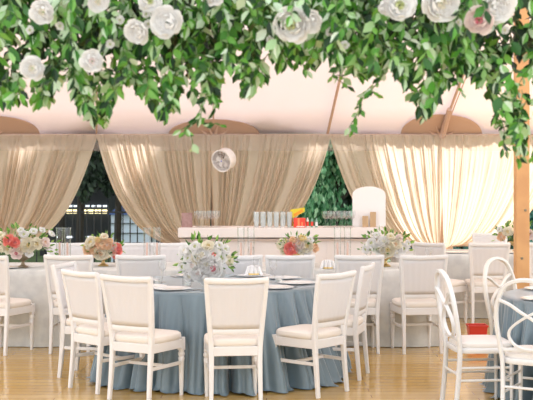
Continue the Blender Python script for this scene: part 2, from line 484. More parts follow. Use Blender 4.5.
def building(name, px0, px1, d, ztop, depth, mt, label, cat):
    xa, xb = X(px0, d), X(px1, d); r_ = empty(name, ((xa+xb)/2, d, -.04))
    w_ = (xb-xa)/2
    m = MB(); m.box((0, depth/2, ztop/2), (w_, depth/2, ztop/2)); m.build('wall', mt, r_, smooth=False)
    tag(r_, label, cat); return r_, w_
b, w_ = building('market_building', 40, 108, 24.5, 2.6, 1.5, M['dark_wall'], 'dark low building with a lit band of shop windows in the left gap', 'building')
m = MB(); m.box((0, .7, 2.68), (w_+.1, .85, .05)); m.build('roof', M['iron'], b, smooth=False)
rr = random.Random(5)
for k in range(9):
    xx = X(68+k*4.6, 24.45)-b.location.x
    m = MB(); m.box((xx, -.03, 1.65-31.5*24.5/F+.04), (.035+.012*rr.random(), .02, .04)); m.build('lit_window', M['lit'], b, smooth=False)
for k in range(7):
    xx = X(70+k*5.8, 24.45)-b.location.x
    m = MB(); m.box((xx, -.03, 1.65-26*24.5/F+.04), (.03+.02*rr.random(), .02, .018)); m.build('lit_window', M['lit_white'], b, smooth=False)
for k in range(4):
    xx = X(60+k*9.8, 24.45)-b.location.x
    m = MB(); m.box((xx, -.03, 1.65-57*24.5/F+.04), (.07, .02, .02)); m.build('lit_window', M['lit_white'], b, smooth=False)
b, w_ = building('garden_shed', 111, 150, 22.6, 1.0, 1.2, M['blue_wall'], 'pale blue shed behind the black fence in the left gap', 'shed')
m = MB(); m.add([(-w_-.06, -.08, .98), (w_+.06, -.08, .98), (w_+.06, 1.3, .98), (-w_-.06, 1.3, .98), (-w_*.6, .5, 1.2), (w_*.7, .5, 1.2)],
      [(0, 1, 5, 4), (2, 3, 4, 5), (1, 2, 5), (3, 0, 4), (0, 3, 2, 1)]); m.build('roof', M['blue_roof'], b, smooth=False)
for k in range(4):
    m = MB(); m.box((0, -.02, .2+.2*k), (w_+.01, .02, .005)); m.build('siding_strip', M['dark_wall'], b, smooth=False)
b, w_ = building('garden_shed', 500, 575, 24, 1.35, 1.2, M['blue_wall'], 'pale blue shed glimpsed behind the wooden post', 'shed')
m = MB(); m.box((0, .6, 1.39), (w_+.06, .7, .05)); m.build('roof', M['blue_roof'], b, smooth=False)
# black fence in the left gap
f = empty('iron_fence', (X(105, 18.5), 18.5, -.04)); fw = 1.15
for z in (.22, 1.15):
    m = MB(); m.box((0, 0, z), (fw, .012, .015)); m.build('rail', M['iron'], f, smooth=False)
for k in range(20):
    m = MB(); xx = -fw+2*fw*k/19; m.tube([(xx, 0, 0), (xx, 0, 1.22), (xx, 0, 1.27)], [.011, .011, .002], 6); m.build('bar', M['iron'], f)
tag(f, 'black iron bar fence in the garden seen through the left drape gap', 'fence')

# ================================================================== BAR
BY = 13.3
bx0, bx1 = X(178, BY), X(384, BY); bcx = (bx0+bx1)/2; bw = (bx1-bx0)/2
bar = empty('bar_counter', (bcx, BY, 0)); tag(bar, 'long pale pink bar counter in front of the drapes holding the glassware', 'bar counter')
m = MB(); m.box((0, .30, 1.012), (bw, .32, .058)); m.build('countertop', M['bar'], bar, smooth=False, bevel=.006)
m = MB(); m.box((0, .32, .47), (bw-.03, .27, .47)); m.build('front_panel', M['bar'], bar, smooth=False)
m = MB(); m.box((0, .035, .925), (bw-.02, .022, .012)); m.build('moulding', M['bar_line'], bar, smooth=False)
for k in range(9):
    m = MB(); m.box((-bw+.1+(2*bw-.2)*k/8, .045, .45), (.012, .008, .44)); m.build('batten', M['bar'], bar, smooth=False)
m = MB(); m.box((0, .035, .06), (bw-.02, .02, .06)); m.build('plinth', M['bar'], bar, smooth=False)
BT = 1.071

# stemware / tumbler / bottle
def goblet_mesh(h=.2, r=.036):
    m = MB()
    m.lathe([(0, 0), (r*.95, .002), (r*.9, .006), (.006, .012), (.004, h*.45), (.008, h*.5), (r*.8, h*.6), (r, h*.75), (r*.86, h)], n=12)
    return m
def make_goblet(h=.2, r=.036):
    t = empty('wine_glass')
    m = MB(); m.lathe([(0, h*.48), (.008, h*.5), (r*.8, h*.6), (r, h*.75), (r*.86, h), (r*.84, h), (r*.97, h*.75), (r*.76, h*.61), (0, h*.5)], n=14); m.build('bowl', M['glass'], t)
    m = MB(); m.lathe([(0, 0), (r*.95, .001), (r*.9, .005), (.005, .012), (.004, h*.3), (.006, h*.485), (0, h*.49)], n=12); m.build('stem', M['glass'], t)
    return t
gob = make_goblet(); first = [True]
def put_goblet(loc, label, group):
    if first[0]: o = gob; first[0] = False
    else: o = copy_tree(gob)
    o.location = loc; tag(o, label, 'glass', group)
for k in range(5):
    for r_ in range(2):
        put_goblet((X(197+k*4.8, 13.5+.12*r_)+.02*r_, 13.45+.14*r_, BT), 'clear stemmed glass in the cluster on the left end of the bar', 'stemmed glasses on the left of the bar')
for k in range(6):
    for r_ in range(2):
        put_goblet((X(325+k*5.1, 13.5)+.03*r_, 13.42+.14*r_, BT), 'clear stemmed glass in the cluster against the green garden gap', 'stemmed glasses at the right of the bar')
tp = None
for k in range(6):
    for j in range(5):
        if tp is None:
            m = MB(); m.lathe([(0, 0), (.026, 0), (.029, .02), (.036, .082), (.034, .082), (.027, .022), (0, .006)], n=14)
            tp = m.build('tumbler', M['smoke_glass']); o = tp
        else: o = tp.copy(); COL.objects.link(o)
        o.location = (X(256.5+k*6.6, 13.5), 13.46, BT+j*.0268)
        tag(o, 'clear tumbler in the row of stacked tumblers on the bar left of the red carton', 'tumbler', 'stacked tumblers on the bar')
# rim sticks up as one stack: 5 * .027 + .082
m = MB(); m.box((0, 0, .088), (.065, .05, .088)); o = m.build('carton', M['pink_box'], smooth=False, bevel=.003, loc=(X(187, 13.5), 13.5, BT)); tag(o, 'dusty pink carton at the left end of the bar', 'carton')
m = MB(); m.lathe([(0, 0), (.02, 0), (.02, .06), (.008, .09), (.008, .12), (0, .12)], n=10); 
# red carton with yellow one tilted on top, bottles beside
t = empty('red_carton', (X(299.5, 13.45), 13.45, BT)); tag(t, 'glossy red carton on the bar under the tilted yellow box', 'carton')
m = MB(); m.box((0, 0, .058), (.072, .045, .058)); t = m.build('body', M['red_box'], t, smooth=False, bevel=.003)
m = MB(); m.box((-.012, -.0465, .06), (.012, .002, .052)); m.box((.03, -.0465, .035), (.008, .002, .03)); m.build('printed_stripe', M['orange'], t, smooth=False)
m = MB(); m.box((.012, -.048, .012), (.05, .002, .005)); m.build('printed_line', M['label_white'], t, smooth=False)
t = empty('yellow_carton', (X(298, 13.5), 13.5, BT+.175)); t.rotation_euler = (0, R(-8), 0); t.scale = (1.05, 1, 1.2)
tag(t, 'yellow box lying tilted on top of the red carton on the bar', 'carton')
m = MB(); m.add([(-.075, -.04, .045), (.085, -.04, .045), (.08, -.04, .005), (-.075, -.04, -.045), (-.075, .04, .045), (.085, .04, .045), (.08, .04, .005), (-.075, .04, -.045)],
      [(0, 3, 2, 1), (4, 5, 6, 7), (0, 1, 5, 4), (1, 2, 6, 5), (2, 3, 7, 6), (3, 0, 4, 7)]); t = m.build('body', M['yellow_box'], t, smooth=False)
m = MB(); m.tube([(-.05, -.042, -.015), (.06, -.042, .022)], 1, 4, sec=(.003, .013), up=(0, 1, 0)); m.build('printed_stripe', M['orange_print'], t, smooth=False)
m = MB(); m.box((-.078, 0, -.045), (.005, .03, .085)); m.build('open_flap', M['yellow_box'], t, smooth=False)
def bottle(px, h, r, cm, lm, label):
    t = empty('bottle', (X(px, 13.45), 13.45, BT)); tag(t, label, 'bottle')
    m = MB(); m.lathe([(0, 0), (r, 0), (r, h*.72), (r*.5, h*.85), (r*.45, h), (0, h)], n=12); t = m.build('body', cm, t)
    m = MB(); m.lathe([(r+.001, h*.15), (r+.001, h*.6)], n=12); m.build('label_band', lm, t)
bottle(307.5, .12, .016, M['label_white'], M['red_box'], 'small white bottle with a red band right of the red carton')
bottle(312, .118, .015, M['green_glass'], M['red_box'], 'small green bottle with a red band between two pale bottles')
bottle(316.5, .112, .016, M['green_glass'], M['label_white'], 'small green bottle with a white band, last right of the red carton')
bottle(289, .10, .012, M['green_glass'], M['green_glass'], 'slim green bottle between the tumbler stacks and the red carton')
# arched board
t = empty('arched_sign', (X(369, 13.62), 13.62, BT)); tag(t, 'white arched board standing on the right end of the bar', 'sign')
m = MB(); bwid = .205; hh = .50; N = 16
pts = [(-bwid, 0), (-bwid, hh-.10)]+[(-bwid*math.cos(PI*i/N*1.0), hh-.10+.10*math.sin(PI*i/N)) for i in range(1, N)]+[(bwid, hh-.10), (bwid, 0)]
n_ = len(pts)
m.add([(x, -.012, z) for x, z in pts]+[(x, .012, z) for x, z in pts], [tuple(range(n_)), tuple(range(n_, 2*n_))[::-1]]+[(i, (i+1) % n_+0, (i+1) % n_+n_, i+n_) for i in range(n_)][::1])
m.build('board', M['sign'], t, smooth=False)
m = MB(); m.box((0, .06, .01), (.12, .07, .01)); m.build('foot', M['sign'], t, smooth=False)
for px, h, lab in ((365.3, .135, 'short kraft paper card leaning on the white arched board'), (373, .185, 'taller kraft paper card leaning on the white arched board')):
    m = MB(); m.box((0, 0, h/2), (.036, .006, h/2)); o = m.build('kraft_card', M['kraft'], smooth=False, loc=(X(px, 13.55), 13.55, BT+.001)); tag(o, lab, 'card')

# round fan hanging by the drape
fd = 15.3
fc = at(221.5, 161, fd)
t = empty('drum_fan', fc); t.rotation_euler = Vector((-.62, -1, -.38)).to_track_quat('Z', 'Y').to_euler()
tag(t, 'round white drum fan hanging on the drape above the bar', 'fan')
r_ = .155
m = MB(); m.lathe([(0, -.16), (r_*.9, -.16), (r_, -.14), (r_, 0), (r_+.006, .004), (r_+.006, .012), (r_-.008, .012), (r_-.01, -.02), (r_-.01, -.13), (0, -.135)], n=32); m.build('housing', M['fan_white'], t)
m = MB()
for k in range(4): m.tube([(r_*(.3+.2*k)*math.cos(a), r_*(.3+.2*k)*math.sin(a), .004) for a in [2*PI*i/28 for i in range(28)]], .0022, 5, closed=True)
for k in range(12): a = 2*PI*k/12; m.tube([(.02*math.cos(a), .02*math.sin(a), .004), ((r_-.008)*math.cos(a), (r_-.008)*math.sin(a), .004)], .002, 5)
m.build('grille', M['fan_white'], t)
for k in range(5):
    a = 2*PI*k/5+.3
    m = MB(); m.grid(lambda u, v: ((.02+u*.085)*math.cos(a+(v-.5)*.9), (.02+u*.085)*math.sin(a+(v-.5)*.9), -.03+(v-.5)*.03), 5, 4); m.build('blade', M['fan_dark'] if k == 1 else M['fan_white'], t, solid=.003)
m = MB(); m.lathe([(.018, -.04), (.018, .004), (0, .006)], n=16); hub = m.build('hub', M['fan_white'], t)
m = MB(); m.lathe([(.009, .006), (.009, .009), (0, .009)], n=12); m.build('badge', M['blue_dot'], hub)
m = MB(); m.tube([t.matrix_basis.inverted() @ fc, t.matrix_basis.inverted() @ (fc+Vector((.0, .06, .13))), t.matrix_basis.inverted() @ Vector((fc.x-.0, DW+.05, ZE-.005))], .007, 6); m.build('bracket', M['strap'], t)

# ================================================================== CLOTHS AND TABLES
def round_cloth(cx, cy, Rt, Rh, zt, mt, label, seed, nf=32, bumps=()):
    rr = random.Random(seed); ph = [rr.uniform(0, 6.28) for _ in range(5)]
    def fn(u, v):
        a = 2*PI*u
        if v < .2:
            r_ = Rt*(v/.2)*.995; return (r_*math.cos(a), r_*math.sin(a), zt)
        t = (v-.2)/.8
        z = zt*(1-min(1, t*1.03))
        base = Rt+(Rh-Rt)*t**1.2
        for (ab, wb, hb) in bumps:
            da = (a-ab+PI) % (2*PI)-PI; base += hb*math.exp(-(da/wb)**2)*t**1.6
        aa = a+.05*math.sin(3*a+ph[0])+.03*math.sin(7*a+ph[1])
        s_ = math.sin(nf*aa+ph[2]+.7*math.sin(2*t+ph[3]))
        f_ = abs(math.sin(.5*nf*aa+ph[2]+.4*math.sin(2*t+ph[3])))**.6-.62+.30*abs(math.sin(.5*nf*2.3*aa+ph[3]))**.6
        r_ = base+f_*.21*min(1, t*1.15)**.8*(1+.35*math.sin(5*a+ph[4]))
        if t > .9: r_ += (t-.9)/.1*.03*(1+s_)
        if t < .06: r_ = Rt+ (r_-Rt)*t/.06; z = zt-.004-(zt*.055)*(t/.06)**1.5 if t > 0 else zt
        return (r_*math.cos(a), r_*math.sin(a), max(z, .006+.012*(.5+.5*math.sin(31*a))))
    m = MB(); m.grid(fn, 560, 50, wrap=True)
    o = m.build('round_tablecloth', mt, loc=(cx, cy, 0), sharp=0); tag(o, label, 'tablecloth'); return o
def round_table(cx, cy, Rt, zt, label):
    t = empty('round_table', (cx, cy, 0)); tag(t, label, 'table')
    m = MB(); m.lathe([(0, zt-.03), (Rt, zt-.03), (Rt, zt), (0, zt)], n=40); m.build('tabletop', M['pole'], t)
    for k in range(4):
        a = PI/4+k*PI/2; m = MB(); m.tube([(Rt*.5*math.cos(a), Rt*.5*math.sin(a), 0), (Rt*.5*math.cos(a), Rt*.5*math.sin(a), zt-.03)], .016, 8); m.build('leg', M['silver'], t)
TH = .76
T1 = (-.42, 9.5)
round_table(*T1, .895, TH-.006, 'round banquet table under the dusty blue cloth in the middle of the tent')
round_cloth(*T1, .90, .98, TH, M['blue_cloth'], 'dusty blue satin cloth falling to the floor over the central round table', 21, bumps=((-.62, .25, .14), (-2.45, .3, .03)))
T2 = (2.68, 8.38)
round_table(*T2, .865, TH-.006, 'round banquet table under the blue cloth cut by the right frame edge')
round_cloth(*T2, .87, .86, TH, M['blue_cloth'], 'dusty blue satin cloth on the round table at the right frame edge', 22)

def long_cloth(x0, x1, y0, y1, zt, label, seed):
    rr = random.Random(seed); ph = [rr.uniform(0, 6) for _ in range(4)]
    cx, cy = (x0+x1)/2, (y0+y1)/2; hx, hy = (x1-x0)/2, (y1-y0)/2
    per = []
    n1, n2 = int(hx*2/.03), int(hy*2/.03)
    for i in range(n1): per.append((-hx+2*hx*i/n1, -hy, 0, -1))
    for i in range(n2): per.append((hx, -hy+2*hy*i/n2, 1, 0))
    for i in range(n1): per.append((hx-2*hx*i/n1, hy, 0, 1))
    for i in range(n2): per.append((-hx, hy-2*hy*i/n2, -1, 0))
    N = len(per); vs = []; rows = [0, .02, .1, .3, .5, .7, .85, 1]
    for t in rows:
        for i, (x, y, nx, ny) in enumerate(per):
            s_ = i*.03
            a = .028*math.sin(s_*7+ph[0]+.8*math.sin(s_*1.7+ph[1]))+.014*math.sin(s_*17+ph[2])
            o_ = (.01+.03*t+a*t**.7)*(0 if t == 0 else 1)
            vs.append((x+nx*o_, y+ny*o_, max(zt*(1-t), .005) if t else zt))
    fs = [tuple(range(N))]
    for j in range(len(rows)-1):
        for i in range(N):
            i2 = (i+1) % N; fs.append((j*N+i, (j+1)*N+i, (j+1)*N+i2, j*N+i2))
    m = MB(); m.add(vs, fs); o = m.build('banquet_tablecloth', M['ivory_cloth'], loc=(cx, cy, 0), sharp=60); tag(o, label, 'tablecloth')
    t = empty('banquet_table', (cx, cy, 0)); tag(t, label.replace('cloth', 'table').replace('ivory damask', 'long').replace('covering', 'under the ivory cloth,'), 'table')
    m = MB(); m.box((0, 0, zt-.025), (hx-.01, hy-.01, .018)); m.build('tabletop', M['pole'], t, smooth=False)
    for sx in (-1, 1):
        for sy in (-1, 1):
            m = MB(); m.tube([(sx*(hx-.15), sy*(hy-.12), 0), (sx*(hx-.15), sy*(hy-.12), zt-.04)], .016, 8); m.build('leg', M['silver'], t)
    return o, t
L2y0, L2y1 = 10.9, 11.88
o, t = long_cloth(-3.3, X(442, 10.9), L2y0, L2y1, TH, 'x', 31)
o['label'] = 'ivory damask cloth on the long banquet table behind the central round one'; t['label'] = 'long banquet table under the ivory cloth behind the central round table'
L3y0, L3y1 = 13.15, 14.15
o, t = long_cloth(X(402, 13.1), 4.1, L3y0, L3y1, TH, 'x', 32)
o['label'] = 'ivory cloth on the farther banquet table beneath the right backlit drape'; t['label'] = 'farther banquet table under ivory cloth beneath the right backlit drape'

# ================================================================== CHAIRS
def rbox(m, c, h, r_=.02, n=3):
    m.box(c, h)
def cushion_mb(hx, hy, z0, z1, dome=.015):
    m = MB(); N = 32
    def sup(a, k):
        ca, sa = math.cos(a), math.sin(a); e = .42
        tap = 1-.04*( -sa if sa < 0 else 0)
        return (hx*k*math.copysign(abs(ca)**e, ca)*tap, hy*k*math.copysign(abs(sa)**e, sa))
    prof = [(0, z0), (.93, z0), (.985, z0+(z1-z0)*.2), (1.0, z0+(z1-z0)*.5), (.98, z0+(z1-z0)*.8), (.9, z1), (.6, z1+dome*.7), (0, z1+dome)]
    vs = []
    for k, z in prof:
        for i in range(N):
            x, y = sup(2*PI*i/N, max(k, .001)); vs.append((x, y, z))
    fs = []
    for j in range(len(prof)-1):
        for i in range(N): fs.append((j*N+i, j*N+(i+1) % N, (j+1)*N+(i+1) % N, (j+1)*N+i))
    m.add(vs, fs); return m
def make_banquet_chair():
    t = empty('banquet_chair')
    wp = M['white_paint']
    prof = [(.182, -.235, 0), (.178, -.215, .2), (.178, -.20, .40), (.186, -.205, .52), (.207, -.238, .75), (.222, -.272, .935)]
    def stile(s_, z): # interpolate
        for i in range(len(prof)-1):
            a, b = prof[i], prof[i+1]
            if a[2] <= z <= b[2]:
                k = (z-a[2])/(b[2]-a[2]); return Vector((s_*(a[0]+(b[0]-a[0])*k), a[1]+(b[1]-a[1])*k, z))
    for s_ in (-1, 1):
        pts = catmull([(s_*x, y, z) for x, y, z in prof], 4)
        n = len(pts)
        m = MB(); m.tube(pts, [.85+.3*min(1, i/(n*.4)) if i < n*.5 else 1.15-.25*(i-n*.5)/(n*.5) for i in range(n)], 8, sec=(.0185, .0175), up=(0, 1, 0)); m.build('back_leg', wp, t)
    for s_ in (-1, 1):
        m = MB(); m.lathe([(0, 0), (.0145, 0), (.018, .12), (.022, .26), (.025, .285), (.020, .295), (.026, .31), (.026, .325), (.020, .335), (.024, .35)], (s_*.185, .185, 0), 12)
        m.box((s_*.185, .185, .395), (.021, .021, .05)); m.build('front_leg', wp, t)
    # seat frame
    m = MB()
    m.box((0, .187, .40), (.20, .014, .034)); m.box((0, -.20, .40), (.178, .013, .034))
    for s_ in (-1, 1):
        m.tube([(s_*.18, -.2, .40), (s_*.19, .19, .40)], 1, 4, sec=(.034, .014), up=(0, 0, 1))
    m.build('seat_frame', wp, t, smooth=False, bevel=.004)
    cushion_mb(.213, .213, .432, .492).build('seat_cushion', M['cushion'], t)
    for s_ in (-1, 1):
        m = MB(); m.tube([(s_*.178, -.213, .25), (s_*.184, .18, .25)], 1, 4, sec=(.013, .009), up=(0, 0, 1)); m.build('side_stretcher', wp, t, smooth=False, bevel=.003)
    m = MB(); m.tube([(-.18, 0, .25), (.18, 0, .25)], 1, 4, sec=(.011, .009), up=(0, 0, 1)); m.build('cross_stretcher', wp, t, smooth=False)
    # crest rail: curved, horned
    m = MB(); pts = []
    for i in range(13):
        u = -1+2*i/12; pts.append((u*.231, -.275-.014*(1-u*u)+.0, .925-.008*(1-u*u)))
    m.tube(pts, 1, 8, sec=(.021, .013), up=(0, -.1, 1)); m.build('crest_rail', wp, t)
    m = MB(); pts = []
    for i in range(9):
        u = -1+2*i/8; pts.append((u*.19, -.207-.010*(1-u*u), .545))
    m.tube(pts, 1, 8, sec=(.022, .010), up=(0, 0, 1)); m.build('lower_rail', wp, t)
    def panel(u, v):
        z = .565+v*.335; p = stile(1, z); x = (2*u-1)*(p.x-.012)
        return (x, p.y-.012*(1-(2*u-1)**2)-.004+.0022*math.cos((2*u-1)*PI*7)*.4, z)
    m = MB(); m.grid(panel, 48, 8); m.build('back_panel', M['sheer'], t, solid=.006)
    return t
bc = make_banquet_chair(); bc_first = [True]
def chair(x, y, deg, label, group=None):
    if bc_first[0]: o = bc; bc_first[0] = False
    else: o = copy_tree(bc)
    o.location = (x, y, 0); o.rotation_euler = (0, 0, R(deg-90)); tag(o, label, 'chair', group); return o
g1 = 'white chairs around the central round table'
chair(-.25, 8.235, 97, 'white banquet chair seen square from behind, front middle of the blue table', g1)
chair(-.906, 8.38, 60, 'white banquet chair front left of the blue table, nearest the camera of the left ones', g1)
chair(.333, 8.61, 139, 'white banquet chair front right of the blue table, cushion turned left', g1)
chair(.59, 9.29, 164, 'white banquet chair seen edge-on at the right of the central blue table', g1)
chair(-1.265, 8.775, 45, 'pink-tinged banquet chair second from left behind the front left one', g1)
chair(-1.46, 9.31, 347, 'white banquet chair seen edge-on at the left of the central blue table', g1)
g2 = 'white chairs on the near side of the long ivory table'
for px, deg, lab in ((71, 87, 'white banquet chair backed to us below the left pair of glass cylinders'), (141, 90, 'white banquet chair at the ivory table, right of the peach bouquet'),
                     (238, 90, 'white banquet chair at the ivory table just right of the big white bouquet'), (290, 90, 'white banquet chair at the ivory table below the small coral rose bouquet'),
                     (358, 92, 'white banquet chair at the ivory table behind the edge-on right chair'), (419, 98, 'white banquet chair alone in front of the ivory cloth, right of centre')):
    chair(X(px, 10.45), 10.665, deg, lab, g2)
chair(-2.53, 10.62, 67, 'white banquet chair cut by the left frame edge before the ivory cloth', g2)
g3 = 'white chairs on the far side of the long ivory table'
for px, lab in ((66, 'white chair across the ivory table behind the left glass cylinders'), (134, 'white chair across the ivory table right of the peach bouquet'), (166, 'white chair across the ivory table behind the second glass cylinders')):
    chair(X(px, 12.3), 12.15, 270, lab, g3)
g4 = 'white chairs around the farther banquet table'
chair(X(489, 12.45), 12.72, 91, 'white banquet chair with its back to us left of the wooden post', g4)
chair(X(443, 12.7), 12.7, 43, 'white banquet chair turned right, half hidden behind the chair right of centre', g4)
chair(X(490, 14.7), 14.5, 268, 'white chair across the farther table, its top just above the chair left of the post', g4)
chair(X(548, 12.45), 12.72, 91, 'white banquet chair at the farther table, right of the wooden post', g4)

def make_infinity_chair(frame, cush):
    t = empty('infinity_chair')
    half = [(.185, -.235, 0), (.182, -.215, .2), (.188, -.205, .42), (.208, -.225, .58), (.218, -.245, .70), (.205, -.265, .82), (.150, -.285, .93), (.078, -.295, .972), (0, -.298, .984)]
    full = half+[(-x, y, z) for x, y, z in half[-2::-1]]
    m = MB(); m.tube(catmull(full, 5), 1, 8, sec=(.017, .014), up=(0, 1, .15)); m.build('back_hoop', frame, t)
    def by(z): return -.205-(z-.42)*.165
    for s_ in (-1, 1):
        loop = [(s_*.195, .845), (s_*.12, .815), (s_*.045, .765), (-s_*.04, .715), (-s_*.115, .655), (-s_*.135, .60), (-s_*.105, .545), (-s_*.05, .517), (0, .51)]
        m = MB(); m.tube(catmull([(x, by(z)+s_*.002, z) for x, z in loop], 4), 1, 8, sec=(.014, .009), up=(0, 1, .15)); m.build('back_loop', frame, t)
        loop = [(s_*.05, .95), (s_*.115, .895), (s_*.14, .85), (s_*.11, .80)]
    m = MB(); m.tube([(-.19, -.205, .50), (0, -.215, .505), (.19, -.205, .50)], 1, 8, sec=(.014, .010), up=(0, 0, 1)); m.build('lower_rail', frame, t)
    for s_ in (-1, 1):
        m = MB(); m.lathe([(0, 0), (.012, 0), (.0165, .3), (.018, .44), (0, .445)], (s_*.18, .18, 0), 12); m.build('front_leg', frame, t)
    m = MB()
    N = 32
    pts = []
    for i in range(N):
        a = 2*PI*i/N; ca, sa = math.cos(a), math.sin(a); pts.append((.198*math.copysign(abs(ca)**.45, ca), .203*math.copysign(abs(sa)**.45, sa)-.005, .425))
    m.tube(pts, 1, 8, closed=True, sec=(.020, .013), up=(0, 0, 1)); m.build('seat_frame', frame, t)
    cushion_mb(.205, .205, .435, .485).build('seat_cushion', cush, t)
    for z in (.21, .30):
        for s_ in (-1, 1):
            m = MB(); m.tube([(s_*.183, -.21, z), (s_*.182, .18, z)], .0095, 8); m.build('side_stretcher', frame, t)
    for y, z in ((.18, .25), (-.213, .25)):
        m = MB(); m.tube([(-.182, y, z), (.182, y, z)], .0095, 8); m.build('cross_stretcher', frame, t)
    return t
ic = make_infinity_chair(M['white_resin'], M['white_cushion'])
g5 = 'round-backed loop chairs at the right table'
def put_ic(o, bx, by_, deg, lab):
    d = R(deg); o.location = (bx+.235*math.cos(d), by_+.235*math.sin(d), 0); o.rotation_euler = (0, 0, d-PI/2); tag(o, lab, 'chair', g5)
i2 = copy_tree(ic); i3 = make_infinity_chair(M['cream_resin'], M['cushion'])
put_ic(ic, 1.335, 8.06, 6, 'white round-backed chair seen side-on, seat pointing right at the blue table')
put_ic(i2, 1.75, 7.35, 60, 'white round-backed loop chair nearest the camera at the right frame edge')
put_ic(i3, 1.99, 9.3, 314, 'cream round-backed loop chair behind the right blue table, beside the post')

# red tub
t = empty('red_tub', (X(477, 11.1), 11.1, 0)); t.scale = (.72, .8, .9); tag(t, 'red plastic tub on the floor behind the side-on round-backed chair', 'tub')
m = MB()
def tub(k, z): return [(sx*.13*k, sy*.10*k, z) for sx, sy in ((-1, -1), (1, -1), (1, 1), (-1, 1))]
vs = tub(.8, 0)+tub(1, .2)+tub(.94, .2)+tub(.75, .012)
fs = [(3, 2, 1, 0), (12, 13, 14, 15)]
for a, b in ((0, 4), (4, 8), (8, 12)):
    for i in range(4): fs.append((a+i, a+(i+1) % 4, b+(i+1) % 4, b+i))
m.add(vs, fs); m.build('body', M['red'], t, smooth=False, bevel=.004)
m = MB(); m.tube([Vector(v)+Vector((0, 0, .005)) for v in tub(1.03, .2)], .01, 6, closed=True); m.build('rim', M['red'], t)

# ================================================================== FLOWERS
def flower_mb(r_, layers, seed, openness=1.0):
    """layered cup of petals; slot 0 outer, slot 1 heart"""
    rr = random.Random(seed); m = MB()
    for li, (Rk, thmax, n, w_, slot) in enumerate(layers):
        m.cur = slot
        for k in range(n):
            a0 = 2*PI*(k+.5*(li % 2))/n+rr.uniform(-.2, .2); Rj = Rk*r_*rr.uniform(.93, 1.07); th = R(thmax+rr.uniform(-8, 8)); cu = rr.uniform(.05, .18)
            def fn(u, v):
                s_ = 2*u-1; tt = th*(.12+.88*v*(1-.10*s_*s_))
                wv = w_*(.45+.55*math.sin(PI*min(1, .15+.6*v)))*(1-.35*max(0, v-.75)/.25)
                a = a0+s_*wv
                q = Rj*(1+cu*v**4)+r_*.015*math.sin(s_*7+k)
                x_ = q*math.sin(tt); z = -q*math.cos(tt)*.62+Rj*.1
                return (x_*math.cos(a), x_*math.sin(a), z)
            m.grid(fn, 5, 5)
    m.cur = 0
    return m
PEONY = [(1.0, 88, 6, .62, 0), (.90, 104, 6, .60, 0), (.78, 118, 6, .58, 0), (.62, 130, 5, .60, 0), (.46, 140, 5, .62, 0), (.30, 150, 4, .7, 1), (.17, 160, 3, .9, 1)]
ROSE = [(1.0, 95, 5, .66, 0), (.84, 114, 5, .64, 0), (.66, 130, 4, .7, 0), (.48, 142, 4, .75, 0), (.32, 152, 3, .8, 1), (.18, 160, 2, 1.1, 1)]
fcache = {}
def flower(kind, colour, heart, loc, direction, r_, parent, seed=0, name=None, label=None):
    key = (kind, colour, heart, seed % 3)
    if key not in fcache:
        mb = flower_mb(1.0, PEONY if kind == 'peony' else ROSE, 100+seed % 3)
        o = mb.build(name or kind, [M[colour], M[heart]], parent, sharp=0); fcache[key] = o.data
    else:
        o = bpy.data.objects.new(name or kind, fcache[key]); COL.objects.link(o); o.parent = parent
    o.location = loc; o.scale = (r_, r_, r_)
    q = Vector(direction).normalized().to_track_quat('Z', 'Y'); o.rotation_euler = (q @ Euler((0, 0, seed*1.3)).to_quaternion()).to_euler()
    if label: o['label'] = label
    return o
def leaf(m, p, d, side, L, W_, cup=.25):
    d = d.normalized(); side = (side-d*side.dot(d)).normalized(); nrm = d.cross(side)
    vs = [p, p+d*L*.22+side*W_*.36-nrm*0, p+d*L*.55+side*W_*.5, p+d*L-nrm*L*.10, p+d*L*.55-side*W_*.5, p+d*L*.22-side*W_*.36, p+d*L*.3-nrm*W_*cup, p+d*L*.65-nrm*W_*cup]
    m.add(vs, [(0, 1, 6), (1, 2, 7, 6), (2, 3, 7), (3, 4, 7), (4, 5, 6, 7), (5, 0, 6)])

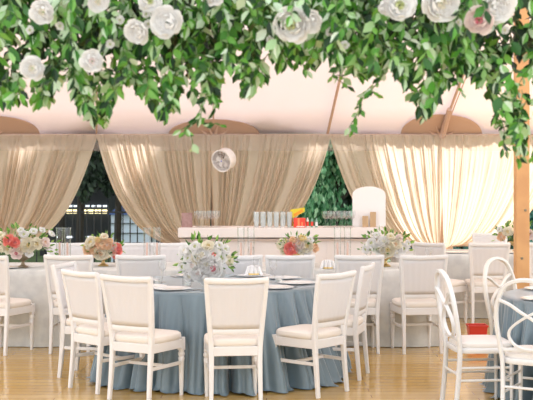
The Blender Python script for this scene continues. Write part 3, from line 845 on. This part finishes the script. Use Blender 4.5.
def bouquet(px, base, dims, flowers, vase, label, seed, leafmat='bouquet_leaf', nleaf=90, vh=.17):
    """base point on the table; dims (half width, half depth, height of mound)"""
    rr = random.Random(seed); t = empty('flower_centerpiece', base); tag(t, label, 'flower arrangement', 'flower centrepieces on the tables')
    hw, hd, hh = dims
    if vase == 'compote':
        m = MB(); m.lathe([(0, 0), (.055, 0), (.055, .008), (.02, .03), (.014, vh*.45), (.03, vh*.55), (.085, vh*.8), (.095, vh), (.088, vh), (.07, vh*.85), (0, vh*.7)], n=24); m.build('compote_vase', M['gold' if seed % 2 else 'bronze'], t)
    else:
        m = MB(); m.lathe([(0, 0), (.05, 0), (.06, vh*.5), (.065, vh), (.055, vh), (.05, vh*.5), (0, .01)], n=20); m.build('glass_vase', M['glass'], t)
    c = Vector((0, 0, vh+hh*.35))
    m = MB()
    for k in range(16):
        a = rr.uniform(0, 6.28); e = Vector((math.cos(a)*hw*.7, math.sin(a)*hd*.7, vh+rr.uniform(.2, .9)*hh)); m.tube([(0, 0, vh*.6), Vector((0, 0, vh*1.1)).lerp(e, .4), e], .003, 5)
    m.build('stems', M['stem'], t)
    m = MB()
    for k in range(nleaf):
        th = rr.uniform(0, 2*PI); el = rr.uniform(-.45, 1.3)
        dr = Vector((math.cos(th)*math.cos(el), math.sin(th)*math.cos(el), math.sin(el)))
        p = c+Vector((dr.x*hw, dr.y*hd, dr.z*hh*.7))*rr.uniform(.6, 1.05)
        dd = dr+Vector((rr.uniform(-.5, .5), rr.uniform(-.5, .5), rr.uniform(-.3, .6)))
        L = rr.uniform(.04, .075); leaf(m, p, dd, Vector((rr.uniform(-1, 1), rr.uniform(-1, 1), rr.uniform(-1, 1))), L, L*.45)
    m.build('leaves', M[leafmat], t)
    for i, (fx, fz, r_, kind, colour, heart) in enumerate(flowers):
        # fx, fz: place on the front of the mound in fractions of its half width and height
        x_ = fx*hw; z = vh*.9+fz*hh; k = max(0.02, 1-fx*fx-(abs(fz-.4)*.9)**2); y = -hd*math.sqrt(k)*1.02
        fl_dir = Vector((fx*.9, -1.0*math.sqrt(k)-.15, (fz-.3)*1.4))
        flower(kind, colour, heart, (x_, y, z), fl_dir, r_*1.32, t, seed=seed*3+i)
    # filler flowers behind and on top so the mound is round
    cols = [f_[4] for f_ in flowers]
    for k in range(10):
        a = R(15+150*k/9); fz = rr.uniform(.25, .75)
        flower('rose', rr.choice(cols), 'p_cream', (hw*.7*math.cos(a), hd*.65*math.sin(a), vh*.9+fz*hh), Vector((math.cos(a), math.sin(a), .6)), rr.uniform(.024, .034), t, seed=k)
    return t
W, C, B, P, K, PK, G, Y = 'p_white', 'p_cream', 'p_blush', 'p_peach', 'p_coral', 'p_pink', 'p_green', 'p_yellow'
# central bouquet on the round table
bouquet(205, (X(206, 9.3), 9.3, TH+.003), (.235, .2, .29), [
    (-.1, .62, .052, 'peony', W, C), (.28, .22, .062, 'peony', W, PK), (-.45, .30, .045, 'rose', W, B), (.32, .62, .045, 'rose', W, K), (.05, .35, .05, 'peony', W, C),
    (-.75, .72, .042, 'rose', W, C), (-.8, .25, .04, 'rose', W, G), (.12, .88, .036, 'rose', C, Y), (-.35, .85, .034, 'rose', W, G), (.72, .75, .035, 'rose', W, G), (.85, .42, .035, 'rose', C, G),
    (-.25, .08, .045, 'rose', W, B), (.55, .05, .035, 'rose', W, C), (-.55, -.02, .04, 'rose', W, C), (.0, -.1, .04, 'rose', W, C), (-.3, .5, .035, 'rose', C, Y), (.6, .5, .032, 'rose', W, G), (.5, .88, .028, 'rose', W, G), (-.6, .5, .03, 'rose', W, G)],
    'glass', 'big white and blush peony bouquet on the central round blue table', 1, nleaf=105, vh=.10)
# left bouquet
bouquet(30, (X(24, 11.2), 11.15, TH+.003), (.36, .22, .27), [
    (-.25, .62, .045, 'rose', K, PK), (-.08, .55, .038, 'rose', K, PK), (.28, .45, .055, 'peony', C, Y), (.5, .5, .045, 'rose', C, Y), (-.05, .15, .045, 'rose', B, PK), (-.55, .35, .045, 'rose', C, Y), (.72, .55, .038, 'rose', B, P),
    (.15, .85, .035, 'rose', W, G), (.05, 1.0, .026, 'rose', W, G), (.4, .95, .03, 'rose', W, G), (.62, 1.0, .026, 'rose', W, G), (.85, .85, .028, 'rose', W, G), (-.5, .8, .035, 'rose', C, G), (-.8, .55, .035, 'rose', W, C), (-.75, .15, .04, 'rose', W, C), (.1, .3, .035, 'rose', C, Y), (.3, .15, .03, 'rose', W, C), (-.3, .3, .035, 'rose', C, Y)],
    'compote', 'wide cream bouquet with coral roses in a dark footed bowl at far left', 2, nleaf=110, vh=.13)
# peach bouquet
bouquet(105, (X(104, 11.4), 11.35, TH+.003), (.20, .17, .20), [
    (-.55, .72, .05, 'peony', C, Y), (-.75, .3, .042, 'rose', P, P), (-.3, .35, .042, 'rose', P, Y), (.05, .65, .045, 'rose', P, C), (.3, .6, .04, 'rose', P, B), (-.45, .12, .03, 'rose', P, P), (0, .15, .052, 'peony', C, P), (.55, .25, .035, 'rose', C, P), (.8, .35, .045, 'rose', K, PK), (.72, .12, .035, 'rose', K, K), (.15, 1.0, .032, 'rose', C, P), (-.15, .85, .026, 'rose', Y, P), (.6, .55, .03, 'rose', B, K), (-.8, .5, .03, 'rose', Y, G), (.45, .8, .024, 'rose', P, C)],
    'compote', 'compact peach bouquet with coral roses on its right in a gold footed bowl', 3, nleaf=50, vh=.12)
# coral rose bouquet in the middle
bouquet(298, (X(298, 11.35), 11.3, TH+.003), (.22, .16, .17), [
    (-.38, .3, .05, 'peony', K, PK), (-.8, .6, .042, 'rose', C, W), (.02, .62, .045, 'rose', B, P), (.38, .5, .05, 'peony', C, Y), (.78, .35, .034, 'rose', P, P), (-.25, .85, .03, 'rose', P, Y), (.18, .95, .03, 'rose', Y, C), (-.7, .15, .03, 'rose', C, G), (.15, .2, .03, 'rose', C, W), (.4, .12, .03, 'rose', W, C), (.55, .85, .028, 'rose', W, G), (0, .35, .03, 'rose', W, C)],
    'compote', 'low cream bouquet with one large coral rose before the bar', 5, nleaf=60, vh=.15)
# white bouquet right
bouquet(382, (X(385, 11.35), 11.3, TH+.003), (.27, .2, .22), [
    (0, .3, .055, 'peony', C, Y), (-.35, .35, .045, 'rose', W, C), (-.15, .7, .042, 'rose', W, C), (.3, .55, .045, 'rose', C, P), (-.6, .6, .04, 'rose', W, G), (.62, .35, .04, 'rose', W, G), (.12, .9, .034, 'rose', C, Y), (-.8, .3, .035, 'rose', W, G), (.8, .55, .03, 'rose', W, G), (-.4, .95, .03, 'rose', W, G), (.45, .85, .03, 'rose', B, C), (-.15, .1, .035, 'rose', C, P), (.35, .15, .035, 'rose', W, C)],
    'compote', 'ivory bouquet in a gold footed bowl right of the arched board', 7, nleaf=100, vh=.13)
# right bouquet behind the post
bouquet(515, (X(515, 13.6), 13.55, TH+.003), (.28, .2, .22), [
    (-.75, .35, .04, 'rose', P, B), (-.5, .65, .045, 'rose', C, Y), (.4, .5, .05, 'peony', B, PK), (0, .7, .05, 'peony', W, C), (.7, .3, .04, 'rose', B, P), (-.8, .75, .03, 'rose', W, G), (.3, .9, .03, 'rose', C, Y)],
    'compote', 'blush bouquet on the farther table, half hidden by the wooden post', 9, nleaf=110, vh=.13)

# ------------------------------------------------------------------ tall glass cylinders with taper candles, in pairs
def make_cyl():
    t = empty('hurricane_candle')
    m = MB(); m.lathe([(0, 0), (.036, 0), (.036, .40), (.0335, .40), (.0335, .008), (0, .008)], n=20); m.build('glass_cylinder', M['glass'], t)
    m = MB(); m.lathe([(0, .008), (.011, .008), (.010, .24), (.003, .25), (0, .25)], n=10); m.build('taper_candle', M['candle'], t)
    m = MB(); m.lathe([(.0365, .385), (.038, .392), (.0375, .402), (.033, .402)], n=20); m.build('rim', M['glass'], t.children[0])
    return t
cy = None
for px, lab in ((63.5, 'beside the wide left bouquet'), (152, 'right of the peach bouquet'), (246, 'left of the coral rose bouquet'), (342.5, 'left of the ivory bouquet')):
    for s_ in (-1, 1):
        if cy is None: cy = make_cyl(); o = cy
        else: o = copy_tree(cy)
        sp = 3.9 if px < 100 else 5.0
        o.location = (X(px+s_*sp, 11.25), 11.25, TH+.003); tag(o, '%s glass candle cylinder of the pair %s' % ('left' if s_ < 0 else 'right', lab), 'candle holder', 'glass cylinder candles on the ivory table')

# ------------------------------------------------------------------ place settings
pm = MB(); pm.lathe([(0, 0), (.09, 0), (.10, .004), (.155, .012), (.157, .015), (.10, .008), (0, .006)], n=32)
plate0 = None
def plate(x, y, z, lab, grp):
    global plate0
    if plate0 is None: plate0 = pm.build('charger_plate', M['china']); o = plate0
    else: o = plate0.copy(); COL.objects.link(o)
    o.location = (x, y, z); tag(o, lab, 'plate', grp); return o
napm = MB()
def napfn():
    m = MB(); N = 12
    # standing folded fan
    for k in range(N):
        pass
    m.grid(lambda u, v: ((u-.5)*(.17-.06*v), .012*math.cos(u*PI*8)*(1-v*.3)-.02*(1-4*(u-.5)**2), v*.095*(1-.15*abs(2*u-1)**2)), 32, 5)
    return m
nap0 = None
def napkin(x, y, z, rz, lab, grp):
    global nap0
    if nap0 is None:
        nap0 = empty('folded_napkin'); napfn().build('cloth', M['napkin'], nap0, solid=.006)
        m = MB(); m.box((0, -.015, .012), (.045, .02, .006)); m.build('gold_band', M['napkin_ring'], nap0, smooth=False); o = nap0
    else: o = copy_tree(nap0)
    o.location = (x, y, z); o.rotation_euler = (0, 0, rz); tag(o, lab, 'napkin', grp); return o
forkm = MB(); forkm.box((0, 0, .002), (.006, .055, .0015)); forkm.box((0, .075, .003), (.011, .02, .0012)); 
for q in (-1, 0, 1): forkm.box((q*.008, .10, .003), (.0022, .018, .0012))
knifm = MB(); knifm.box((0, -.02, .003), (.006, .05, .003)); knifm.box((.002, .07, .003), (.008, .045, .0015))
f0 = k0 = None
def cutlery(x, y, z, rz, lab1, lab2, grp):
    global f0, k0
    for i, (mb, nm) in enumerate(((forkm, 'fork'), (knifm, 'knife'))):
        if i == 0:
            if f0 is None: f0 = mb.build(nm, M['silver'], smooth=False); o = f0
            else: o = f0.copy(); COL.objects.link(o)
        else:
            if k0 is None: k0 = mb.build(nm, M['silver'], smooth=False); o = k0
            else: o = k0.copy(); COL.objects.link(o)
        s_ = -.19 if i == 0 else .19
        o.location = (x+s_*math.cos(rz), y+s_*math.sin(rz), z); o.rotation_euler = (0, 0, rz); tag(o, (lab1, lab2)[i], nm, grp)
zt = TH+.002
seats = [(97+180, 'before the square-on front chair'), (60+180, 'before the front left chair'), (-45, 'before the front right chair'), (-8, 'before the edge-on right chair'), (-135-8, 'before the pink-tinged chair'), (170, 'before the edge-on left chair'),
         (35, 'at the far right of the round table'), (64, 'at the far middle of the round table'), (112, 'at the far left of the round table')]
for a, lab in seats:
    a = R(a); r_ = .69; x, y = T1[0]+r_*math.cos(a), T1[1]+r_*math.sin(a)
    plate(x, y, zt, 'white charger plate on the blue cloth %s' % lab, 'charger plates on the round blue table')
    rz = a+PI/2
    cutlery(x, y, zt, rz, 'silver fork on the blue cloth %s' % lab, 'silver knife on the blue cloth %s' % lab, 'cutlery on the round blue table')
    if math.sin(a) > -.5: put_goblet((x-.22*math.cos(a)+.09*math.cos(rz), y-.22*math.sin(a)+.09*math.sin(rz), zt), 'clear wine glass on the blue cloth %s' % lab, 'wine glasses on the round blue table')
    if 'far middle' in lab:
        napkin(x, y, zt+.012, 0, 'white folded napkin standing on the plate %s' % lab, None)
# glass votives
vt = None
for px, d, lab in ((187, 9.15, 'left of the central bouquet vase'), (158, 9.35, 'at the left side of the round table'), (279, 9.5, 'right of the central bouquet')):
    if vt is None:
        vt = empty('votive_holder'); m = MB(); m.lathe([(0, 0), (.036, 0), (.042, .07), (.038, .07), (.033, .01), (0, .01)], n=18); m.build('glass_cup', M['glass'], vt)
        m = MB(); m.lathe([(0, .011), (.026, .011), (.026, .032), (0, .032)], n=14); m.build('candle', M['label_white'], vt); o = vt
    else: o = copy_tree(vt)
    o.location = (X(px, d), d, zt); tag(o, 'small clear glass votive %s' % lab, 'candle holder', 'votives on the round blue table')
# ivory table settings
for k, (px, lab) in enumerate(((8, 'at the far left end'), (71, 'before the chair below the left glass cylinders'), (141, 'right of the peach bouquet'), (238, 'right of the big bouquet'), (290, 'below the coral rose bouquet'), (358, 'behind the edge-on right chair'), (419, 'before the lone right chair'))):
    x = X(px, 11.1); plate(x, 11.10, zt, 'white charger plate on the ivory cloth %s' % lab, 'charger plates on the ivory table')
    cutlery(x, 11.10, zt, 0, 'silver fork on the ivory cloth %s' % lab, 'silver knife on the ivory cloth %s' % lab, 'cutlery on the ivory table')
    put_goblet((x+.13, 11.33, zt), 'clear wine glass on the ivory cloth %s' % lab, 'wine glasses on the ivory table')
for px, lab in ((328, 'white folded napkin on the ivory cloth left of the edge-on right chair'),):
    napkin(X(px, 11.0), 10.99, zt+(.0 if px != 36 else 0), 0, lab, None)
for px, lab in ((455, 'left'), (507, 'nearest the post')):
    plate(X(px, 13.4), 13.4, zt, 'white plate on the farther ivory table, %s' % lab, 'plates on the farther table')
# right table
for a, lab in ((200, 'before the side-on round-backed chair'), (235, 'before the nearest round-backed chair'), (130, 'before the cream round-backed chair')):
    a = R(a); x, y = T2[0]+.68*math.cos(a), T2[1]+.68*math.sin(a); plate(x, y, zt, 'white charger plate on the right blue table %s' % lab, 'charger plates on the right table')
    put_goblet((x-.2*math.cos(a), y-.2*math.sin(a), zt), 'clear wine glass on the right blue table %s' % lab, 'wine glasses on the right table')

# ================================================================== GARLAND
GD = 4.1
gar = empty('hanging_garland', (0, GD, 2.42)); tag(gar, 'lush leafy garland with white peonies hanging across the top in front', 'garland')
ginv = Vector((0, -GD, -2.42))
def gp(px, py, d): return at(px, py, d)+ginv
LB = [(-20, 95), (0, 98), (20, 97), (40, 102), (50, 98), (58, 72), (72, 78), (80, 104), (95, 118), (106, 122), (113, 95), (120, 78), (132, 82), (150, 98), (165, 117), (174, 100), (180, 80), (192, 72), (200, 78), (214, 98), (222, 66), (236, 64), (245, 92), (262, 80), (275, 60), (290, 66), (310, 62), (325, 54), (340, 54), (352, 66), (365, 72), (385, 58), (400, 72), (414, 98), (424, 112), (434, 104), (444, 84), (460, 68), (470, 66), (488, 88), (500, 106), (512, 122), (524, 148), (536, 160), (560, 150)]
def lower(px):
    for (a, b), (c, d) in zip(LB, LB[1:]):
        if a <= px <= c: return b+(d-b)*(px-a)/(c-a)
    return 80
rg = random.Random(77)
mf, mi, ms = MB(), MB(), MB()
def sprig(px0, py0, px1, py1, d, mb, nl, L0, thick=.0018):
    p0, p2 = gp(px0, py0, d), gp(px1, py1, d+rg.uniform(-.12, .12)); mid = (p0+p2)/2+Vector((rg.uniform(-.03, .03), rg.uniform(-.06, .03), .02))
    pts = [bez(p0, mid, p2, i/6) for i in range(7)]
    ms.tube(pts, thick, 4)
    for k in range(nl):
        t = (k+.5)/nl; p = bez(p0, mid, p2, t); tan = ((mid-p0)*(1-t)+(p2-mid)*t).normalized()
        a = k*2.4+rg.uniform(-.5, .5); side = Vector((math.cos(a), math.sin(a)*.8, .15*rg.uniform(-1, 1)))
        dd = tan*.75+side*.8+Vector((0, 0, -.15)); L = L0*rg.uniform(.7, 1.25)
        nrm = Vector((rg.uniform(-1, 1), rg.uniform(-.4, .4), rg.uniform(-.5, 1)))
        leaf(mb, p, dd, nrm, L, L*rg.uniform(.48, .66), rg.uniform(.05, .3))
    dd = (p2-mid); leaf(mb, p2, dd, Vector((1, .3, rg.uniform(-.5, .5))), L0*1.1, L0*.5)
# inner dark mass
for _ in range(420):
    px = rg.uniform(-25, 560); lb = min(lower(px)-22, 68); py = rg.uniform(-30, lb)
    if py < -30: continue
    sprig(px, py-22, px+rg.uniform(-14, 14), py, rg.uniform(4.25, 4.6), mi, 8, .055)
# outer foliage
for _ in range(500):
    px = rg.uniform(-25, 560); lb = lower(px)
    py = rg.random()**.8*(lb+25)-20
    if lb-py > 6 and py > 52 and rg.random() < .45: continue
    ln = rg.uniform(18, 40); x1 = px; x0 = px+rg.uniform(-18, 18)
    d = rg.uniform(3.75, 4.35)
    sprig(x0, py-ln, x1, min(py, lb), d, mf, int(ln/4.6), .052)
for _ in range(190):     # fringe hugging the lower outline
    px = rg.uniform(-15, 550); lb = lower(px); ln = rg.uniform(14, 30)
    sprig(px+rg.uniform(-10, 10), lb-ln, px, lb-rg.uniform(0, 7), rg.uniform(3.8, 4.3), mf, int(ln/4.8), .046)
for pts in ([(214, 60), (208, 92), (200, 118), (184, 132), (192, 148)], [(196, 70), (193, 92), (200, 104)], [(214, 78), (216, 100), (213, 112)], [(345, 40), (342, 66), (332, 76), (347, 86)], [(345, 60), (360, 76), (368, 70)],
            [(392, 60), (370, 92), (360, 108), (352, 130)], [(365, 95), (376, 94)], [(470, 60), (458, 76), (462, 92)], [(484, 70), (500, 110), (496, 124)], [(505, 90), (498, 118), (506, 150)], [(520, 90), (512, 130), (520, 160)],
            [(245, 60), (247, 84), (244, 92)], [(205, 128), (220, 125)], [(165, 60), (170, 90), (167, 118)], [(100, 80), (104, 104), (106, 122)], [(424, 70), (430, 96), (424, 116)], [(300, 30), (298, 50), (307, 70)]):
    for (a, b), (c, d) in zip(pts, pts[1:]):
        sprig(a, b, c, d, 4.0, mf, max(3, int(math.hypot(c-a, d-b)/5)), .036)
        if math.hypot(c-a, d-b) > 18: sprig(a+2, b, c-3, d-2, 4.08, mf, 4, .038)
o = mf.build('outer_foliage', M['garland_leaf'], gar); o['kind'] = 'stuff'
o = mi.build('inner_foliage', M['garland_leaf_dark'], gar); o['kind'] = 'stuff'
ms.build('vines', M['stem'], gar)
m = MB(); m.tube([(-2.0, 0, .08), (-1, .02, .04), (0, 0, .05), (1, -.02, .04), (2.0, 0, .08)], .03, 10); m.build('support_pole', M['pole'], gar)
for s_ in (-1.9, 0, 1.9):
    m = MB(); m.tube([(s_, 0, .08), (s_*1.1, .2, roof_pt(0, GD+.2).z-2.42+.05)], .006, 6); m.build('hanging_rope', M['label_white'], gar)
gf = [(32, 68, 11.5, W, C, 0), (92, 61, 11, W, B, 1), (136, 32, 12, W, W, 0), (166, 22, 15.5, W, W, 2), (291, 25, 17, W, G, 0), (310, 22, 12, W, W, 1), (400, 5, 15, W, G, 2), (442, 4, 18, W, C, 1), (479, 20, 13.5, B, PK, 0), (498, 6, 17, W, W, 2),
      (42, 12, 12, W, C, 1), (150, 1, 11, W, G, 0), (213, -5, 11, W, B, 1), (98, 2, 10, W, C, 2), (385, 8, 7, W, W, 0)]
for i, (px, py, rp, c1, c2, sd_) in enumerate(gf):
    d = 3.72; p = gp(px, py, d)
    flower('peony', c1, c2, p, Vector((rg.uniform(-.35, .35), -1, -.15+rg.uniform(-.3, .3))), rp*d/F, gar, seed=sd_, label='blush peony with a pink heart' if c2 == PK else None)
# smaller white blossoms (astilbe sprays)
for i, (px, py) in enumerate([(146, 14), (148, 24), (143, 6), (110, 44), (120, 20), (345, 45), (330, 32), (270, 40), (458, 22), (505, 30), (60, 26), (30, 30)]):
    p = gp(px, py, 3.8); flower('rose', W, G, p, Vector((rg.uniform(-.5, .5), -1, rg.uniform(-.4, .4))), 4.2*3.8/F, gar, seed=i, name='small_blossom')
